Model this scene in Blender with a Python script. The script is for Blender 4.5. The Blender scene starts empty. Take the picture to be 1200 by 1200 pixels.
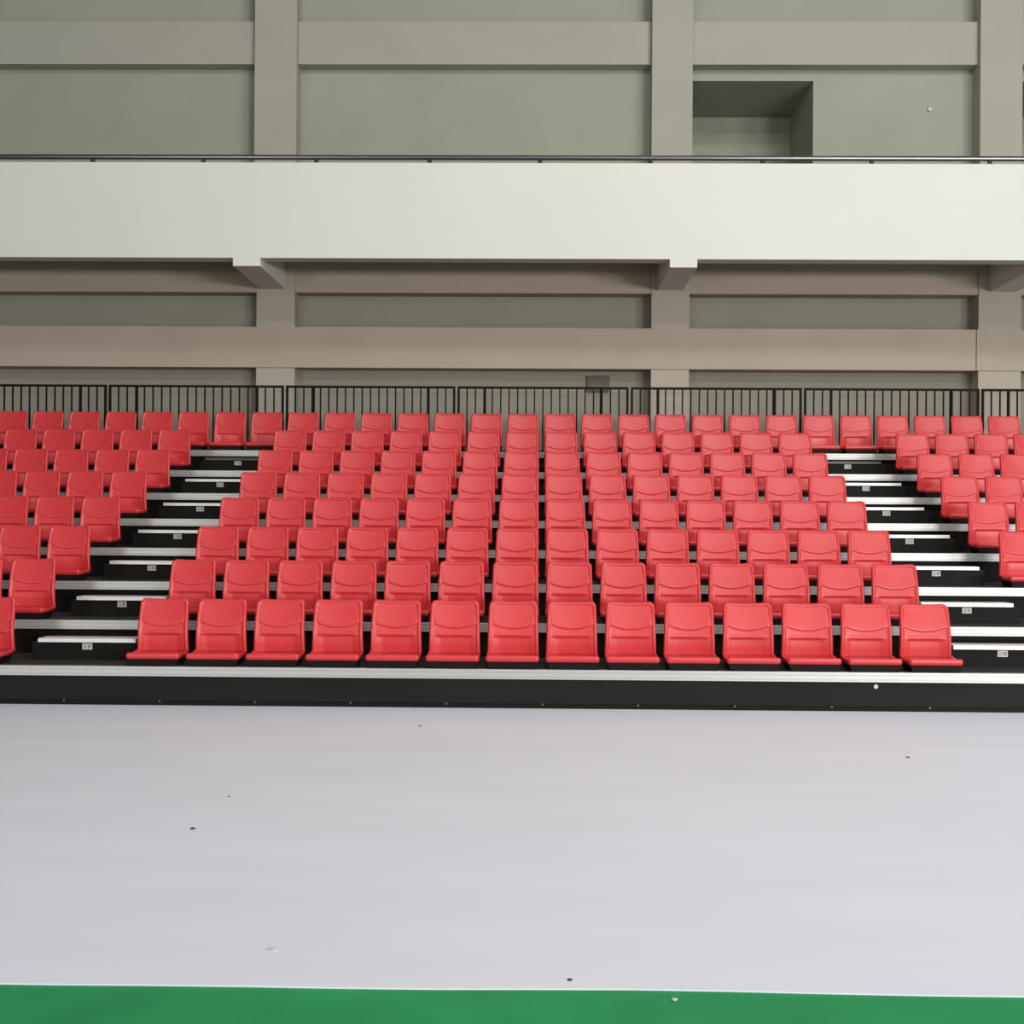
import bpy, bmesh, math, random
from mathutils import Vector, Matrix

random.seed(4)
sc = bpy.context.scene
C = sc.collection

# ------------------------------------------------------------------ measures (metres)
D0, RUN, RISE, Z0 = 9.745, 0.85, 0.3074, 0.3325      # first nosing, row depth, row rise, first deck height
X0, PITCH = -0.2013, 0.5                             # seat column grid
ROWS = 8
XL, XR = -8.9, 8.9
Y_RAIL = D0 + RUN * 7 + 0.88
Y_COL = 17.475                                       # front faces of the columns
Y_WALL = 17.80
Y_BAL = 15.887                                       # front of the balcony
CAM_H = 1.56


def deck(k):
    return D0 + RUN * k, Z0 + RISE * k


# ------------------------------------------------------------------ materials
def mat(name, col, rough=0.5, metal=0.0, spec=0.5, noise=0.0, nscale=6.0, stretch=(1, 1, 1), bump=0.0, bscale=200.0, coat=0.0):
    m = bpy.data.materials.new(name)
    m.use_nodes = True
    nt = m.node_tree
    b = nt.nodes['Principled BSDF']
    b.inputs['Base Color'].default_value = (*col, 1)
    b.inputs['Roughness'].default_value = rough
    b.inputs['Metallic'].default_value = metal
    b.inputs['Specular IOR Level'].default_value = spec
    b.inputs['Coat Weight'].default_value = coat
    tc = nt.nodes.new('ShaderNodeTexCoord')
    mp = nt.nodes.new('ShaderNodeMapping')
    mp.inputs['Scale'].default_value = stretch
    nt.links.new(tc.outputs['Object'], mp.inputs['Vector'])
    if noise:
        n = nt.nodes.new('ShaderNodeTexNoise')
        n.inputs['Scale'].default_value = nscale
        n.inputs['Detail'].default_value = 4
        nt.links.new(mp.outputs['Vector'], n.inputs['Vector'])
        r = nt.nodes.new('ShaderNodeValToRGB')
        r.color_ramp.elements[0].position = 0.3
        r.color_ramp.elements[1].position = 0.7
        r.color_ramp.elements[0].color = (*[c * (1 - noise) for c in col], 1)
        r.color_ramp.elements[1].color = (*[min(1, c * (1 + noise)) for c in col], 1)
        nt.links.new(n.outputs['Fac'], r.inputs['Fac'])
        nt.links.new(r.outputs['Color'], b.inputs['Base Color'])
    if bump:
        n2 = nt.nodes.new('ShaderNodeTexNoise')
        n2.inputs['Scale'].default_value = bscale
        nt.links.new(mp.outputs['Vector'], n2.inputs['Vector'])
        bp = nt.nodes.new('ShaderNodeBump')
        bp.inputs['Strength'].default_value = bump
        bp.inputs['Distance'].default_value = 0.002
        nt.links.new(n2.outputs['Fac'], bp.inputs['Height'])
        nt.links.new(bp.outputs['Normal'], b.inputs['Normal'])
    return m


M = dict(
    red=mat('red_plastic', (0.56, 0.034, 0.040), 0.38, spec=0.55, noise=0.03, nscale=9),
    pan=mat('red_plastic_pan', (0.56, 0.032, 0.038), 0.34, spec=0.5, noise=0.03, nscale=9),
    base=mat('black_seat_base', (0.008, 0.005, 0.005), 0.6, spec=0.12),
    deck=mat('dark_deck', (0.028, 0.028, 0.028), 0.7, spec=0.2, noise=0.15, nscale=3),
    black=mat('black_panel', (0.008, 0.0075, 0.007), 0.6, spec=0.12, noise=0.15, nscale=1.5),
    fascia=mat('front_panel', (0.012, 0.0116, 0.011), 0.6, spec=0.12, noise=0.12, nscale=1.2, stretch=(1, 1, 4)),
    alu=mat('brushed_aluminium', (0.45, 0.45, 0.44), 0.42, metal=0.5, noise=0.06, nscale=5, stretch=(0.5, 8, 40)),
    tread=mat('tread_aluminium', (0.76, 0.75, 0.74), 0.45, metal=0.55, noise=0.05, nscale=5, stretch=(0.5, 8, 40)),
    dulltread=mat('dull_tread', (0.10, 0.10, 0.10), 0.5, metal=0.5, noise=0.1, nscale=5),
    plaque=mat('plaque_grey', (0.50, 0.49, 0.48), 0.5),
    ink=mat('plaque_ink', (0.10, 0.10, 0.10), 0.6),
    bolt=mat('bolt_steel', (0.10, 0.10, 0.10), 0.5, metal=0.3),
    rail=mat('black_steel', (0.006, 0.005, 0.0045), 0.6, spec=0.12),
    chrome=mat('dark_chrome', (0.16, 0.16, 0.165), 0.30, metal=1.0),
    stud=mat('black_stud', (0.01, 0.01, 0.01), 0.5),
    wall=mat('grey_wall_paint', (0.315, 0.315, 0.264), 0.85, spec=0.2, noise=0.035, nscale=1.2, bump=0.1),
    col=mat('grey_column_paint', (0.355, 0.34, 0.297), 0.8, spec=0.25, noise=0.03, nscale=1.2, bump=0.1),
    warm=mat('grey_beam_bounce_tint', (0.385, 0.318, 0.265), 0.8, spec=0.25, noise=0.03, nscale=1.2, bump=0.1),  # pinkish bounce light under the balcony is put into this colour
    warmcol=mat('grey_column_bounce_tint', (0.385, 0.342, 0.292), 0.8, spec=0.25, noise=0.03, nscale=1.2, bump=0.1),  # lower columns: light bounced off the red seats is mixed into the grey
    lowwall=mat('grey_wall_shade_tint', (0.285, 0.265, 0.222), 0.85, spec=0.2, noise=0.035, nscale=1.2, bump=0.1),  # lower wall: shade and warm bounce below the balcony painted in
    white=mat('white_paint', (0.635, 0.63, 0.595), 0.7, spec=0.3, noise=0.015, nscale=0.8),
    sheet=mat('pale_grey_floor', (0.69, 0.712, 0.785), 0.5, spec=0.35, noise=0.03, nscale=1.1, stretch=(0.6, 2.2, 1)),
    green=mat('green_floor', (0.014, 0.26, 0.085), 0.55, spec=0.2, noise=0.12, nscale=2.5),
    dirt=mat('dirt', (0.05, 0.045, 0.04), 0.8),
    scrap=mat('scrap', (0.5, 0.5, 0.49), 0.7),
    box=mat('dark_patch', (0.12, 0.105, 0.085), 0.8),
)


# ------------------------------------------------------------------ mesh helpers
def box(bm, x0, x1, y0, y1, z0, z1):
    vs = [bm.verts.new((x, y, z)) for x in (x0, x1) for y in (y0, y1) for z in (z0, z1)]
    for f in ((0, 1, 3, 2), (4, 6, 7, 5), (0, 4, 5, 1), (2, 3, 7, 6), (0, 2, 6, 4), (1, 5, 7, 3)):
        bm.faces.new([vs[i] for i in f])
    return bm


def prism_x(bm, prof, x0, x1):
    """extrude a closed (y, z) profile along x"""
    a = [bm.verts.new((x0, y, z)) for y, z in prof]
    b = [bm.verts.new((x1, y, z)) for y, z in prof]
    n = len(prof)
    for i in range(n):
        j = (i + 1) % n
        bm.faces.new((a[i], a[j], b[j], b[i]))
    bm.faces.new(a[::-1])
    bm.faces.new(b)
    return bm


def tube_x(bm, x0, x1, y, z, r, n=16):
    prof = [(y + r * math.cos(2 * math.pi * i / n), z + r * math.sin(2 * math.pi * i / n)) for i in range(n)]
    return prism_x(bm, prof, x0, x1)


def disc(bm, c, r, axis, h, n=12):
    m = {'y': Matrix.Rotation(math.pi / 2, 4, 'X'), 'z': Matrix.Identity(4)}[axis]
    bmesh.ops.create_cone(bm, cap_ends=True, segments=n, radius1=r, radius2=r * 0.85, depth=h, matrix=Matrix.Translation(c) @ m)
    return bm


def obj(name, bm, material, parent=None, smooth=False, bevel=0.0, loc=None):
    bmesh.ops.recalc_face_normals(bm, faces=bm.faces)
    if bevel:
        bmesh.ops.bevel(bm, geom=list(bm.edges), offset=bevel, segments=2, affect='EDGES', profile=0.5)
    me = bpy.data.meshes.new(name)
    bm.to_mesh(me)
    bm.free()
    me.materials.append(material)
    if smooth:
        for p in me.polygons:
            p.use_smooth = True
    o = bpy.data.objects.new(name, me)
    C.objects.link(o)
    if parent:
        o.parent = parent
    if loc:
        o.location = loc
    return o


def tag(o, label, cat, group=None, kind=None):
    o['label'] = label
    o['category'] = cat
    if group:
        o['group'] = group
    if kind:
        o['kind'] = kind
    return o


def thing(name, label, cat, loc=(0, 0, 0), group=None):
    o = bpy.data.objects.new(name, None)
    o.empty_display_size = 0.1
    C.objects.link(o)
    o.location = loc
    return tag(o, label, cat, group)


def struct(name, bm, m, label, cat, **kw):
    return tag(obj(name, bm, m, **kw), label, cat, kind='structure')


def dup(root, loc, label, group):
    r = root.copy()
    C.objects.link(r)
    r.location = loc
    r['label'] = label
    r['group'] = group
    for ch in list(root.children):
        c = ch.copy()
        C.objects.link(c)
        c.parent = r
        for g in list(ch.children):
            d = g.copy()
            C.objects.link(d)
            d.parent = c
    return r


NB = bmesh.new
ORD = ['zeroth', 'first', 'second', 'third', 'fourth', 'fifth', 'sixth', 'seventh', 'eighth', 'ninth', 'tenth', 'eleventh', 'twelfth',
       'thirteenth', 'fourteenth', 'fifteenth', 'sixteenth', 'seventeenth', 'eighteenth', 'nineteenth', 'twentieth', 'twenty-first',
       'twenty-second', 'twenty-third', 'twenty-fourth', 'twenty-fifth', 'twenty-sixth', 'twenty-seventh', 'twenty-eighth']
ROWN = ['front', 'second', 'third', 'fourth', 'fifth', 'sixth', 'seventh', 'top']

# ------------------------------------------------------------------ floor
bm = NB()
box(bm, -24, 24, -22, 18.2, -0.1, 0)
struct('floor', bm, M['green'], 'bright green sports floor in front of the pale grey sheet', 'floor')

bm = NB()                                            # pale grey sheet laid over the green floor, its near edge slightly wavy
n = 80
top_n, bot_n, top_f, bot_f = [], [], [], []
for i in range(n + 1):
    x = -13 + 26 * i / n
    y = 3.915 + 0.010 * math.sin(x * 1.7 + 0.6) + 0.006 * math.sin(x * 4.1) - 0.004 * x
    top_n.append(bm.verts.new((x, y, 0.006)))
    bot_n.append(bm.verts.new((x, y, 0.0005)))
    top_f.append(bm.verts.new((x, 18.1, 0.006)))
    bot_f.append(bm.verts.new((x, 18.1, 0.0005)))
for i in range(n):
    bm.faces.new((top_n[i], top_n[i + 1], top_f[i + 1], top_f[i]))
    bm.faces.new((bot_n[i], bot_f[i], bot_f[i + 1], bot_n[i + 1]))
    bm.faces.new((top_n[i], bot_n[i], bot_n[i + 1], top_n[i + 1]))
    bm.faces.new((top_f[i], top_f[i + 1], bot_f[i + 1], bot_f[i]))
struct('floor_covering', bm, M['sheet'], 'wide pale grey floor sheet in front of the seating', 'floor')

# ------------------------------------------------------------------ back wall with two openings on the upper level
xs = [-13, 2.25, 4.11, 7.20, 9.00, 13]
zs = [5.48, 8.215, 11.2]
bm = NB()
V = {}


def wv(x, y, z):
    k = (round(x, 4), round(y, 4), round(z, 4))
    if k not in V:
        V[k] = bm.verts.new(k)
    return V[k]


def quad(*p):
    bm.faces.new([wv(*q) for q in p])


for i in range(5):
    for j in range(2):
        if j == 0 and i in (1, 3):
            a, b, c, d, yb = xs[i], xs[i + 1], zs[j], zs[j + 1], Y_WALL + 1.6
            quad((a, Y_WALL, c), (a, yb, c), (a, yb, d), (a, Y_WALL, d))
            quad((b, Y_WALL, c), (b, yb, c), (b, yb, d), (b, Y_WALL, d))
            quad((a, Y_WALL, d), (b, Y_WALL, d), (b, yb, d), (a, yb, d))
            quad((a, Y_WALL, c), (b, Y_WALL, c), (b, yb, c), (a, yb, c))
            quad((a, yb, c), (b, yb, c), (b, yb, d), (a, yb, d))
        else:
            quad((xs[i], Y_WALL, zs[j]), (xs[i + 1], Y_WALL, zs[j]), (xs[i + 1], Y_WALL, zs[j + 1]), (xs[i], Y_WALL, zs[j + 1]))
struct('wall_back', bm, M['wall'], 'greenish grey rear wall above the balcony with a recessed opening', 'wall')
struct('wall_back_lower', box(NB(), -13, 13, Y_WALL, Y_WALL + 0.2, 0, 5.479), M['lowwall'], 'shade-tinted grey rear wall below the balcony, behind the railing', 'wall')

# columns: the part above the balcony is slightly wider
COLS = [(-4.20, -3.63, -4.25, -3.625, 'left'), (1.668, 2.228, 1.655, 2.255, 'middle'), (6.487, 7.11, 6.492, 7.11, 'right')]
WHERE = {'left': 'left column line, between the two wider wall bays', 'middle': 'middle column line, in line with the dark upper opening', 'right': 'right column line, at the edge of the photo'}
for a, b, ua, ub, w in COLS:
    struct('column', box(NB(), a, b, Y_COL, Y_WALL - 0.002, 0, 5.419), M['warmcol'], 'bounce-tinted grey column below the balcony, ' + WHERE[w], 'column')
    struct('column', box(NB(), ua, ub, Y_COL, Y_WALL - 0.002, 5.561, 11.2), M['col'], 'grey column above the balcony, ' + WHERE[w], 'column')

# long beams on the wall
def beam(x0, x1, y, z0, z1, label, m='warm'):
    struct('beam', box(NB(), x0, x1, y, Y_WALL - 0.002, z0, z1), M[m], label, 'beam')


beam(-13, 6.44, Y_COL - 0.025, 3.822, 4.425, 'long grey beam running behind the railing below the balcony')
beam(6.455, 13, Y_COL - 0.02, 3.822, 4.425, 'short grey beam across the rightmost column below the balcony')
BAYS = [(-13, -4.20), (-3.63, 1.668), (2.228, 6.487), (7.11, 13)]
UB = [(-13, -4.25), (-3.625, 1.655), (2.255, 6.492), (7.11, 13)]
BN = ['left of the left column', 'between the left and middle columns', 'between the middle and right columns', 'right of the right column']
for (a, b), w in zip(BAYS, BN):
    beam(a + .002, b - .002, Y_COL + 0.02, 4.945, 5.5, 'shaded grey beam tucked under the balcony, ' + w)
for (a, b), w in zip(UB, BN):
    beam(a + .002, b - .002, Y_COL + 0.10, 8.375, 9.01, 'grey beam on the upper wall, ' + w, 'col')

# balcony: floor slab with soffit, white parapet, brackets
struct('balcony_slab', box(NB(), -13, 13, Y_BAL + 0.25, Y_COL - 0.001, 5.42, 5.56), M['white'], 'balcony floor slab hidden behind the white parapet', 'balcony')
struct('balcony_parapet', box(NB(), -13, 13, Y_BAL, Y_BAL + 0.25, 5.10, 6.39), M['white'], 'long white balcony parapet above the seating', 'balcony')
for a, b, w in ((-4.143, -3.772, 'left'), (1.76, 2.128, 'middle'), (6.65, 7.02, 'right')):
    bm = prism_x(NB(), [(Y_BAL, 4.99), (Y_COL - 0.001, 4.99), (Y_COL - 0.001, 5.42), (Y_BAL + 0.25, 5.42), (Y_BAL + 0.25, 5.10), (Y_BAL, 5.10)], a, b)
    struct('beam', bm, M['white'], 'white bracket beam carrying the balcony at the %s column' % w, 'beam')

# ------------------------------------------------------------------ handrail on the parapet
t = thing('balcony_handrail', 'dark polished tube handrail on top of the white parapet', 'handrail', (0, Y_BAL + 0.06, 6.39))
obj('rail_tube', tube_x(NB(), -13, 13, 0, 0.088, 0.034), M['chrome'], t, smooth=False)
for x in (-10.63, -9.11, -7.59, -6.079, -4.569, -3.029, -1.492, 0.005, 1.498, 3.01, 4.472, 6.056, 7.58, 9.1, 10.6):
    bm = NB()
    bmesh.ops.create_cone(bm, cap_ends=True, segments=12, radius1=0.034, radius2=0.026, depth=0.064, matrix=Matrix.Translation((x, 0, 0.032)))
    obj('stud', bm, M['stud'], t)

# ------------------------------------------------------------------ wall fitting and dark patch
bm = disc(NB(), (0, -0.02, 0), 0.032, 'y', 0.04)
tag(obj('wall_fitting', bm, M['plaque'], loc=(5.85, Y_WALL, 7.78)), 'small pale round fitting on the upper wall right of the opening', 'fitting')
t = thing('wall_dark_patch', 'dark box-shaped patch on the wall just above the railing near the middle column', 'box', (0.90, Y_WALL, 3.52))  # shallow raised patch, darker than the wall around it
obj('patch_body', box(NB(), -0.17, 0.17, -0.05, 0.0, 0.0, 0.24), M['box'], t, bevel=0.01)
obj('patch_front', box(NB(), -0.15, 0.15, -0.056, -0.0505, 0.02, 0.22), M['box'], t)

# ------------------------------------------------------------------ seating tiers
def nosing_profile():
    return [(0.0, -0.002), (0.0, -0.020), (0.003, -0.022), (0.003, -0.028), (0.0, -0.030), (0.0, -0.058), (0.003, -0.060), (0.003, -0.066), (0.0, -0.068),
            (0.0, -0.080), (0.05, -0.080), (0.05, -0.0005), (0.002, 0.0)]


for k in range(ROWS):
    y, z = deck(k)
    if k == 0:
        lab = 'lowest seating tier, black front panel standing on the pale floor'
    elif k == 7:
        lab = 'topmost seating tier, black deck under the last row of seats'
    else:
        lab = 'black seating tier with silver nosing under the %s row of seats' % ROWN[k]
    t = thing('seating_tier', lab, 'bleacher tier', (0, y, z), 'stepped tiers of the bleacher')
    back = RUN + 0.02 if k < 7 else 1.02
    obj('deck', box(NB(), XL, XR, 0.051, back, -0.079, 0.0), M['deck'], t)
    o = obj('nosing', prism_x(NB(), nosing_profile(), XL, XR), M['alu'], t)
    o['label'] = 'ridged silver nosing strip'
    if k == 0:
        obj('front_panel', box(NB(), XL, XR, 0.020, 0.05, -0.281, -0.0805), M['fascia'], t)
        obj('kick_strip', box(NB(), XL, XR, 0.034, 0.06, -0.326, -0.2815), M['black'], t)
        for x in (-5.55, -4.74, -3.94, -3.139, -2.34, -1.545, -0.747, 0.053, 0.845, 1.645, 2.444, 3.251, 4.05, 4.85):
            obj('bolt', disc(NB(), (x, 0.032, -0.292), 0.011, 'y', 0.008, 8), M['bolt'], t)
        o = obj('screw_cap', disc(NB(), (2.801, 0.016, -0.118), 0.020, 'y', 0.008, 16), M['plaque'], t)
        o['label'] = 'bright round screw cap'
    else:
        obj('riser', box(NB(), XL, XR, 0.055, 0.085, -RISE + 0.0015, -0.0805), M['black'], t)
    if k == 6:
        pass

# small row of latch bolts under the seventh nosing, seen over the aisle steps
# ------------------------------------------------------------------ aisle steps
STEP_W = 0.85
for side, xc in (('left', -3.905), ('right', 4.005)):
    for k in range(7):
        y, z = deck(k)
        lab = 'black step with silver tread in the %s aisle, %s' % (side, ['lowest of the seven', 'second from the bottom', 'third from the bottom', 'fourth from the bottom',
                                                                        'fifth from the bottom', 'sixth from the bottom', 'dull top one of the seven'][k])
        t = thing('aisle_step', lab, 'step', (xc, y + 0.425, z), 'steps in the %s aisle' % side)
        h = 0.152
        dz = RUN - 0.425 + 0.053
        w = STEP_W / 2
        obj('riser', box(NB(), -w - 0.06, w + 0.06, 0.02, 0.05, 0.001, h), M['black'], t)
        for s in (-1, 1):
            obj('side_panel', box(NB(), s * (w + 0.045) - 0.015, s * (w + 0.045) + 0.015, 0.0505, dz - 0.01, 0.001, h), M['black'], t)
        obj('tread_board', box(NB(), -w, w, 0.1905, dz - 0.005, h, h + 0.030), M['black'], t)
        bm = prism_x(NB(), [(0, h), (0, h + 0.013), (0.003, h + 0.015), (0.003, h + 0.019), (0, h + 0.021), (0, h + 0.028), (0.004, h + 0.033), (0.19, h + 0.033), (0.19, h)], -w, w)
        o = obj('tread_nosing', bm, M['dulltread'] if k == 6 else M['tread'], t)
        o['label'] = 'dull dark metal tread' if k == 6 else 'silver metal tread'
        p = obj('number_plaque', box(NB(), -0.043, 0.043, 0.014, 0.0195, h - 0.064, h - 0.010), M['plaque'], t)
        p['label'] = 'small pale number plaque'
        zc = h - 0.037
        bm = NB()                                    # a ring-like figure and a barred sign, too small in the photo to read
        for (a, b, c, d) in ((-0.030, -0.010, 0.012, 0.017), (-0.030, -0.010, -0.017, -0.012), (-0.014, -0.009, -0.012, 0.012), (-0.031, -0.026, -0.012, 0.004)):
            box(bm, a, b, 0.0125, 0.0138, zc + c, zc + d)
        obj('figure', bm, M['ink'], p)
        bm = NB()
        for (a, b, c, d) in ((0.008, 0.013, -0.018, 0.018), (0.024, 0.029, -0.018, 0.018), (0.004, 0.033, 0.005, 0.009), (0.004, 0.033, -0.008, -0.004)):
            box(bm, a, b, 0.0125, 0.0138, zc + c, zc + d)
        obj('sign', bm, M['ink'], p)

# ------------------------------------------------------------------ seat
def sstep(a, b, x):
    t = min(1, max(0, (x - a) / (b - a)))
    return t * t * (3 - 2 * t)


B_Z0, B_Z1 = 0.062, 0.540                            # bottom and top of the backrest over the deck
B_Y0, B_Y1 = 0.315, 0.385


def back_lean(v):
    return 0.318 + 0.024 * max(0.0, 1 - v / 0.40) + 0.072 * max(0.0, v - 0.2) ** 1.6 / 0.70


def back_point(u, v):
    """front surface of the backrest shell, u in -1..1, v in 0..1"""
    H = B_Z1 - B_Z0
    hw = 0.2195 - 0.013 * v
    z = B_Z0 + H * v
    r = 0.050                                        # rounded top corners
    d = z - (B_Z1 - r)
    if d > 0:
        hw -= r - math.sqrt(max(0, r * r - d * d))
    r2 = 0.03
    d = (B_Z0 + r2) - z
    if d > 0:
        hw -= r2 - math.sqrt(max(0, r2 * r2 - d * d))
    x = u * hw
    zz = z - 0.010 * (1 - min(1, abs(x) / 0.19) ** 2) * sstep(0.75, 1.0, v)
    # lean, with a gentle S
    y = back_lean(v)
    y += 0.016 * (1 - (x / 0.21) ** 2)               # hollow across the width
    # rim
    ex = 0.2195 - 0.013 * v - abs(x)
    ez = B_Z1 - z
    # rounded distance to the outline
    rr = 0.055
    if ex < rr and ez < rr:
        e = rr - math.hypot(rr - ex, rr - ez)
    else:
        e = min(ex, ez)
    rim = 1 - sstep(0.018, 0.034, e)
    y -= 0.010 * rim
    y += 0.012 * (1 - sstep(0.0, 0.010, e))          # rolled edge
    inside = sstep(0.026, 0.040, e)
    # upper pad, ending in a sagging curve
    cz = 0.505 + 0.075 * (abs(x) / 0.17) ** 2        # v of the curve
    pad = sstep(cz - 0.022, cz + 0.014, v)
    swell = 1 - sstep(cz, cz + 0.33, v)
    y -= inside * pad * (0.002 + 0.007 * swell)
    y += 0.002 * inside * math.exp(-((v - cz + 0.016) / 0.014) ** 2)
    # lower ledge
    lw = 1 - sstep(0.115, 0.180, abs(x))
    led = 1 - sstep(0.340, 0.378, v)
    depth = 0.011
    y += lw * led * depth
    y -= lw * 0.004 * math.exp(-((v - 0.395) / 0.03) ** 2)
    return x, y, zz


def make_back():
    NU, NV = 44, 72
    us = [math.sin((-1 + 2 * i / NU) * math.pi / 2) * 0.35 + (-1 + 2 * i / NU) * 0.65 for i in range(NU + 1)]
    vs = []
    for j in range(NV + 1):
        t = j / NV
        vs.append(t)
    vs = vs[:-1] + [0.988, 0.994, 0.998, 1.0]
    vs = sorted(set(vs))
    bm = bmesh.new()
    F = [[bm.verts.new(back_point(u, v)) for u in us] for v in vs]
    Bk = []
    for v in vs:
        row = []
        for u in us:
            x, y, z = back_point(u, v)
            yb = back_lean(v) + 0.016 * (1 - (x / 0.21) ** 2) + 0.030
            row.append(bm.verts.new((x * 0.985, yb, B_Z0 + (z - B_Z0) * 0.992)))
        Bk.append(row)
    nv, nu = len(vs), len(us)
    for j in range(nv - 1):
        for i in range(nu - 1):
            bm.faces.new((F[j][i], F[j][i + 1], F[j + 1][i + 1], F[j + 1][i]))
            bm.faces.new((Bk[j][i], Bk[j + 1][i], Bk[j + 1][i + 1], Bk[j][i + 1]))
    loopF = [F[0][i] for i in range(nu)] + [F[j][-1] for j in range(1, nv)] + [F[-1][i] for i in range(nu - 2, -1, -1)] + [F[j][0] for j in range(nv - 2, 0, -1)]
    loopB = [Bk[0][i] for i in range(nu)] + [Bk[j][-1] for j in range(1, nv)] + [Bk[-1][i] for i in range(nu - 2, -1, -1)] + [Bk[j][0] for j in range(nv - 2, 0, -1)]
    mid = []
    for a, b in zip(loopF, loopB):
        c = (a.co + b.co) / 2
        ctr = Vector((0, c.y, 0.30))
        dirv = Vector((c.x, 0, c.z - 0.30)).normalized()
        mid.append(bm.verts.new(c + dirv * 0.004))
    L = len(loopF)
    for i in range(L):
        j = (i + 1) % L
        bm.faces.new((loopF[i], mid[i], mid[j], loopF[j]))
        bm.faces.new((mid[i], loopB[i], loopB[j], mid[j]))
    return bm


def make_pan():
    """moulded seat pan: rolled front lip, sides turned up towards the backrest"""
    prof = [(0.352, 0.052), (0.20, 0.046), (0.11, 0.046), (0.070, 0.044), (0.057, 0.049), (0.050, 0.060), (0.047, 0.074), (0.050, 0.092), (0.056, 0.0985), (0.066, 0.099),
            (0.11, 0.089), (0.18, 0.081), (0.25, 0.076), (0.31, 0.077), (0.352, 0.086)]
    NU = 40
    bm = bmesh.new()
    rings = []
    for i in range(NU + 1):
        u = -1 + 2 * i / NU
        u = 0.75 * u + 0.25 * math.sin(u * math.pi / 2)
        ring = []
        for (y, z) in prof:
            q = (y - 0.047) / (0.33 - 0.047)
            hw = 0.224 - 0.006 * q
            a = abs(u)
            # rounded front corners
            if a > 0.90:
                s = (a - 0.90) / 0.10
                y = y + (0.022 * (1 - math.sqrt(max(0, 1 - s * s)))) * (1 - q)
            top = z > 0.07
            zz = z
            if top:
                zz += 0.022 * sstep(0.80, 1.0, a) * sstep(0.35, 1.0, q)
            zz = 0.070 + (zz - 0.070) * (1 - 0.45 * sstep(0.94, 1.0, a)) if q < 0.4 else zz
            ring.append(bm.verts.new((u * hw, y, zz)))
        rings.append(ring)
    n = len(prof)
    for i in range(NU):
        for k in range(n):
            l = (k + 1) % n
            bm.faces.new((rings[i][k], rings[i][l], rings[i + 1][l], rings[i + 1][k]))
    bm.faces.new(rings[0])
    bm.faces.new(rings[-1][::-1])
    return bm


def make_base():
    bm = bmesh.new()
    lo = [(-0.195, 0.060), (0.195, 0.060), (0.195, 0.30), (-0.195, 0.30)]
    hi = [(-0.212, 0.058), (0.212, 0.058), (0.212, 0.318), (-0.212, 0.318)]
    a = [bm.verts.new((x, y, 0.0005)) for x, y in lo]
    b = [bm.verts.new((x, y, 0.0575)) for x, y in hi]
    for i in range(4):
        j = (i + 1) % 4
        bm.faces.new((a[i], a[j], b[j], b[i]))
    bm.faces.new(a[::-1])
    bm.faces.new(b)
    return bm


def make_bracket(s):
    bm = bmesh.new()
    prof = [(0.331, 0.0005), (0.375, 0.0005), (0.415, 0.25), (0.392, 0.25), (0.357, 0.02), (0.331, 0.02)]
    prism_x(bm, prof, s * 0.14 - 0.012, s * 0.14 + 0.012)
    return bm


def make_seat(loc, label, group):
    t = thing('stadium_seat', label, 'seat', loc, group)
    obj('backrest', make_back(), M['red'], t, smooth=True, loc=(0, 0, 0.007))
    obj('seat_pan', make_pan(), M['pan'], t, smooth=True, loc=(0, 0, 0.012))
    o = obj('seat_base', make_base(), M['base'], t, bevel=0.004)
    o['label'] = 'black base under the seat pan'
    for s in (-1, 1):
        obj('back_bracket', make_bracket(s), M['base'], t)
    return t


LEFTMOST = [-9, -10, -10, -11, -12, -13, -13, -14]
RIGHTMOST = [7, 7, 10, 11, 11, 12, 13, 13]
proto = None
for k in range(ROWS):
    y, z = deck(k)
    for c in range(LEFTMOST[k], RIGHTMOST[k] + 1):
        if k < 7 and c in (-8, -7, 8, 9):
            continue
        if k == 7:
            lab = 'red plastic seat in the top row by the railing, %s from the left edge' % ORD[c - LEFTMOST[k] + 1]
            grp = 'red seats of the top row'
        elif c <= -9:
            lab = 'red plastic seat, %s row of the left side block, %s from the aisle' % (ROWN[k], ORD[-8 - c])
            grp = 'red seats of the left side block'
        elif c >= 10:
            lab = 'red plastic seat, %s row of the right side block, %s from the aisle' % (ROWN[k], ORD[c - 9])
            grp = 'red seats of the right side block'
        else:
            lab = 'red plastic seat, %s row of the centre block, %s from its left end' % (ROWN[k], ORD[c + 7])
            grp = 'red seats in the %s row of the centre block' % ROWN[k]
        loc = (X0 + PITCH * c, y - 0.035, z)
        if proto is None:
            proto = make_seat(loc, lab, grp)
        else:
            dup(proto, loc, lab, grp)

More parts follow.
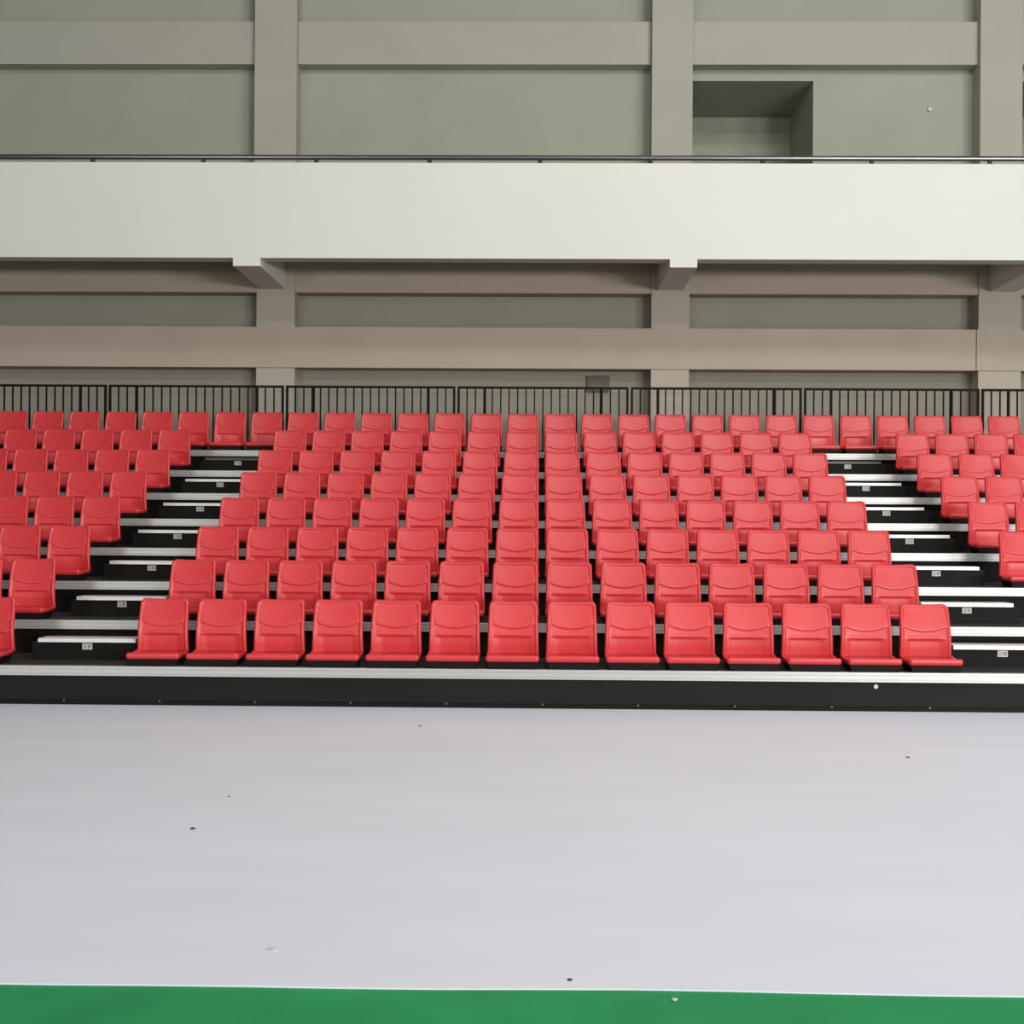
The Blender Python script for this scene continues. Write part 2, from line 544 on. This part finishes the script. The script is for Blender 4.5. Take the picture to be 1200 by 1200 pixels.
# ------------------------------------------------------------------ guard rail behind the top row
ZT = deck(7)[1]
BX = [-8.55, -6.086, -3.574, -1.152, 1.284, 3.71, 6.185, 8.65]
bal_mesh = None
for i in range(7):
    a, b = BX[i] + 0.016, BX[i + 1] - 0.016
    t = thing('guard_rail_panel', 'black steel railing panel behind the top row, %s from the left' % ORD[i + 1], 'railing', (a, Y_RAIL, ZT), 'railing panels behind the top row')
    w = b - a
    top = 3.452 - ZT
    obj('top_rail', box(NB(), 0, w, -0.018, 0.018, top - 0.032, top), M['rail'], t)
    obj('bottom_rail', box(NB(), 0.0325, w - 0.0325, -0.014, 0.014, 0.04, 0.07), M['rail'], t)
    for x in (0, w - 0.032):
        obj('end_post', box(NB(), x, x + 0.032, -0.016, 0.016, 0.0005, top - 0.0325), M['rail'], t)
    for x in (0.385, w - 0.385):
        obj('support_leg', box(NB(), x - 0.017, x + 0.017, 0.015, 0.047, 0.0005, top - 0.004), M['rail'], t)
    nb = 19
    for j in range(1, nb + 1):
        x = 0.016 + (w - 0.032) * j / (nb + 1)
        if bal_mesh is None:
            o = obj('baluster', box(NB(), -0.0095, 0.0095, -0.0095, 0.0095, 0.0705, top - 0.0325), M['rail'], t)
            bal_mesh = o.data
        else:
            o = bpy.data.objects.new('baluster', bal_mesh)
            C.objects.link(o)
            o.parent = t
        o.location = (x, 0, 0)

# ------------------------------------------------------------------ specks and scraps on the floor
def speck(x, y, r, label, m='dirt', z=0.006, name='debris_speck'):
    bm = NB()
    bmesh.ops.create_icosphere(bm, subdivisions=2, radius=r)
    for v in bm.verts:
        v.co.z = v.co.z * 0.35 + r * 0.33
        v.co.x *= 1 + 0.2 * math.sin(v.co.y * 300)
    tag(obj(name, bm, M[m], smooth=True, loc=(x, y, z)), label, 'debris')


speck(-1.717, 5.882, 0.013, 'small dark speck alone on the left part of the grey floor')
speck(0.12, 3.993, 0.009, 'small dark speck near the green edge of the grey floor')
speck(2.47, 7.862, 0.012, 'small dark speck on the right part of the grey floor')
speck(-0.879, 8.891, 0.010, 'small dark speck just in front of the black front panel')
speck(-1.719, 6.575, 0.007, 'faint tiny speck behind the lone dark speck on the left')
speck(0.457, 3.85, 0.011, 'pale crumb lying on the green floor', 'scrap', 0.0, 'crumb')
bm = NB()
pts = [(0.6 * a_, 0.6 * b_, 0.6 * c_) for a_, b_, c_ in [(-0.04, 0.0, 0.002), (-0.015, 0.018, 0.008), (0.012, 0.012, 0.003), (0.03, 0.03, 0.010), (0.035, -0.004, 0.004), (0.01, -0.022, 0.007), (-0.02, -0.018, 0.003)]]
ring = [bm.verts.new(p) for p in pts]
ctr = bm.verts.new((0.0, 0.0, 0.007))
for i in range(len(ring)):
    bm.faces.new((ring[i], ring[(i + 1) % len(ring)], ctr))
low = [bm.verts.new((p[0], p[1], 0.0003)) for p in pts]
for i in range(len(ring)):
    j = (i + 1) % len(ring)
    bm.faces.new((low[i], low[j], ring[j], ring[i]))
bm.faces.new(low[::-1])
tag(obj('paper_scrap', bm, M['scrap'], loc=(-0.945, 4.243, 0.006)), 'crumpled white scrap on the grey floor near the green edge', 'scrap')

# ------------------------------------------------------------------ light
w = bpy.data.worlds.new('hall')
sc.world = w
w.use_nodes = True
bg = w.node_tree.nodes['Background']
bg.inputs['Color'].default_value = (1.0, 0.985, 0.95, 1)
bg.inputs['Strength'].default_value = 0.15


def area(x, y, z, sx, sy, power, tgt, col=(1, 0.98, 0.94)):
    l = bpy.data.lights.new('hall_or_fill_light', 'AREA')
    l.shape = 'RECTANGLE'
    l.size, l.size_y = sx, sy
    l.energy = power
    l.color = col
    o = bpy.data.objects.new('hall_or_fill_light', l)
    C.objects.link(o)
    o.location = (x, y, z)
    o.rotation_euler = (Vector(tgt) - Vector((x, y, z))).to_track_quat('-Z', 'Y').to_euler()


for x, p in ((-4.0, 90), (1.0, 210), (6.0, 330), (11.0, 280)):
    area(x, 6.0, 11.5, 2.2, 1.2, p * 0.9, (x * 0.8, 11, 1.5))
    area(x, -1.0, 11.5, 2.2, 1.2, p * 0.95, (x * 0.8, 5, 0))
    area(x, -12.0, 8.5, 2.4, 1.4, p * 0.8, (x * 0.6, 14, 2.5))

for x, y, p in ((13.0, -17.0, 2600), (20.0, -13.0, 2300), (-13.0, -17.0, 1000)):      # unseen low fill lights, added to brighten the area under the balcony
    area(x, y, 2.0, 5.0, 2.6, p, (2.0 if x > 0 else -2.0, 16.5, 4.5))

# ------------------------------------------------------------------ camera
cam = bpy.data.cameras.new('camera')
co = bpy.data.objects.new('camera', cam)
C.objects.link(co)
f, cx, cy, yaw, roll = 1380.82, 609.77, 610.79, 0.0145, 0.0065
cam.sensor_fit = 'HORIZONTAL'
cam.sensor_width = 36
cam.lens = 36 * f / 1200
cam.shift_x = -(cx - 600) / 1200
cam.shift_y = (cy - 600) / 1200
c, s = math.cos(yaw), math.sin(yaw)
R, U, F = Vector((c, s, 0)), Vector((0, 0, 1)), Vector((-s, c, 0))
cr, sr = math.cos(roll), math.sin(roll)
xc_, yc_ = cr * R + sr * U, -sr * R + cr * U
m = Matrix.Identity(4)
for i in range(3):
    m[i][0], m[i][1], m[i][2] = xc_[i], yc_[i], -F[i]
m.translation = (0, 0, CAM_H)
co.matrix_world = m
cam.clip_end = 200
sc.camera = co
sc.view_settings.view_transform = 'Standard'
sc.view_settings.look = 'None'
sc.view_settings.exposure = 0.0
sc.cycles.use_denoising = True
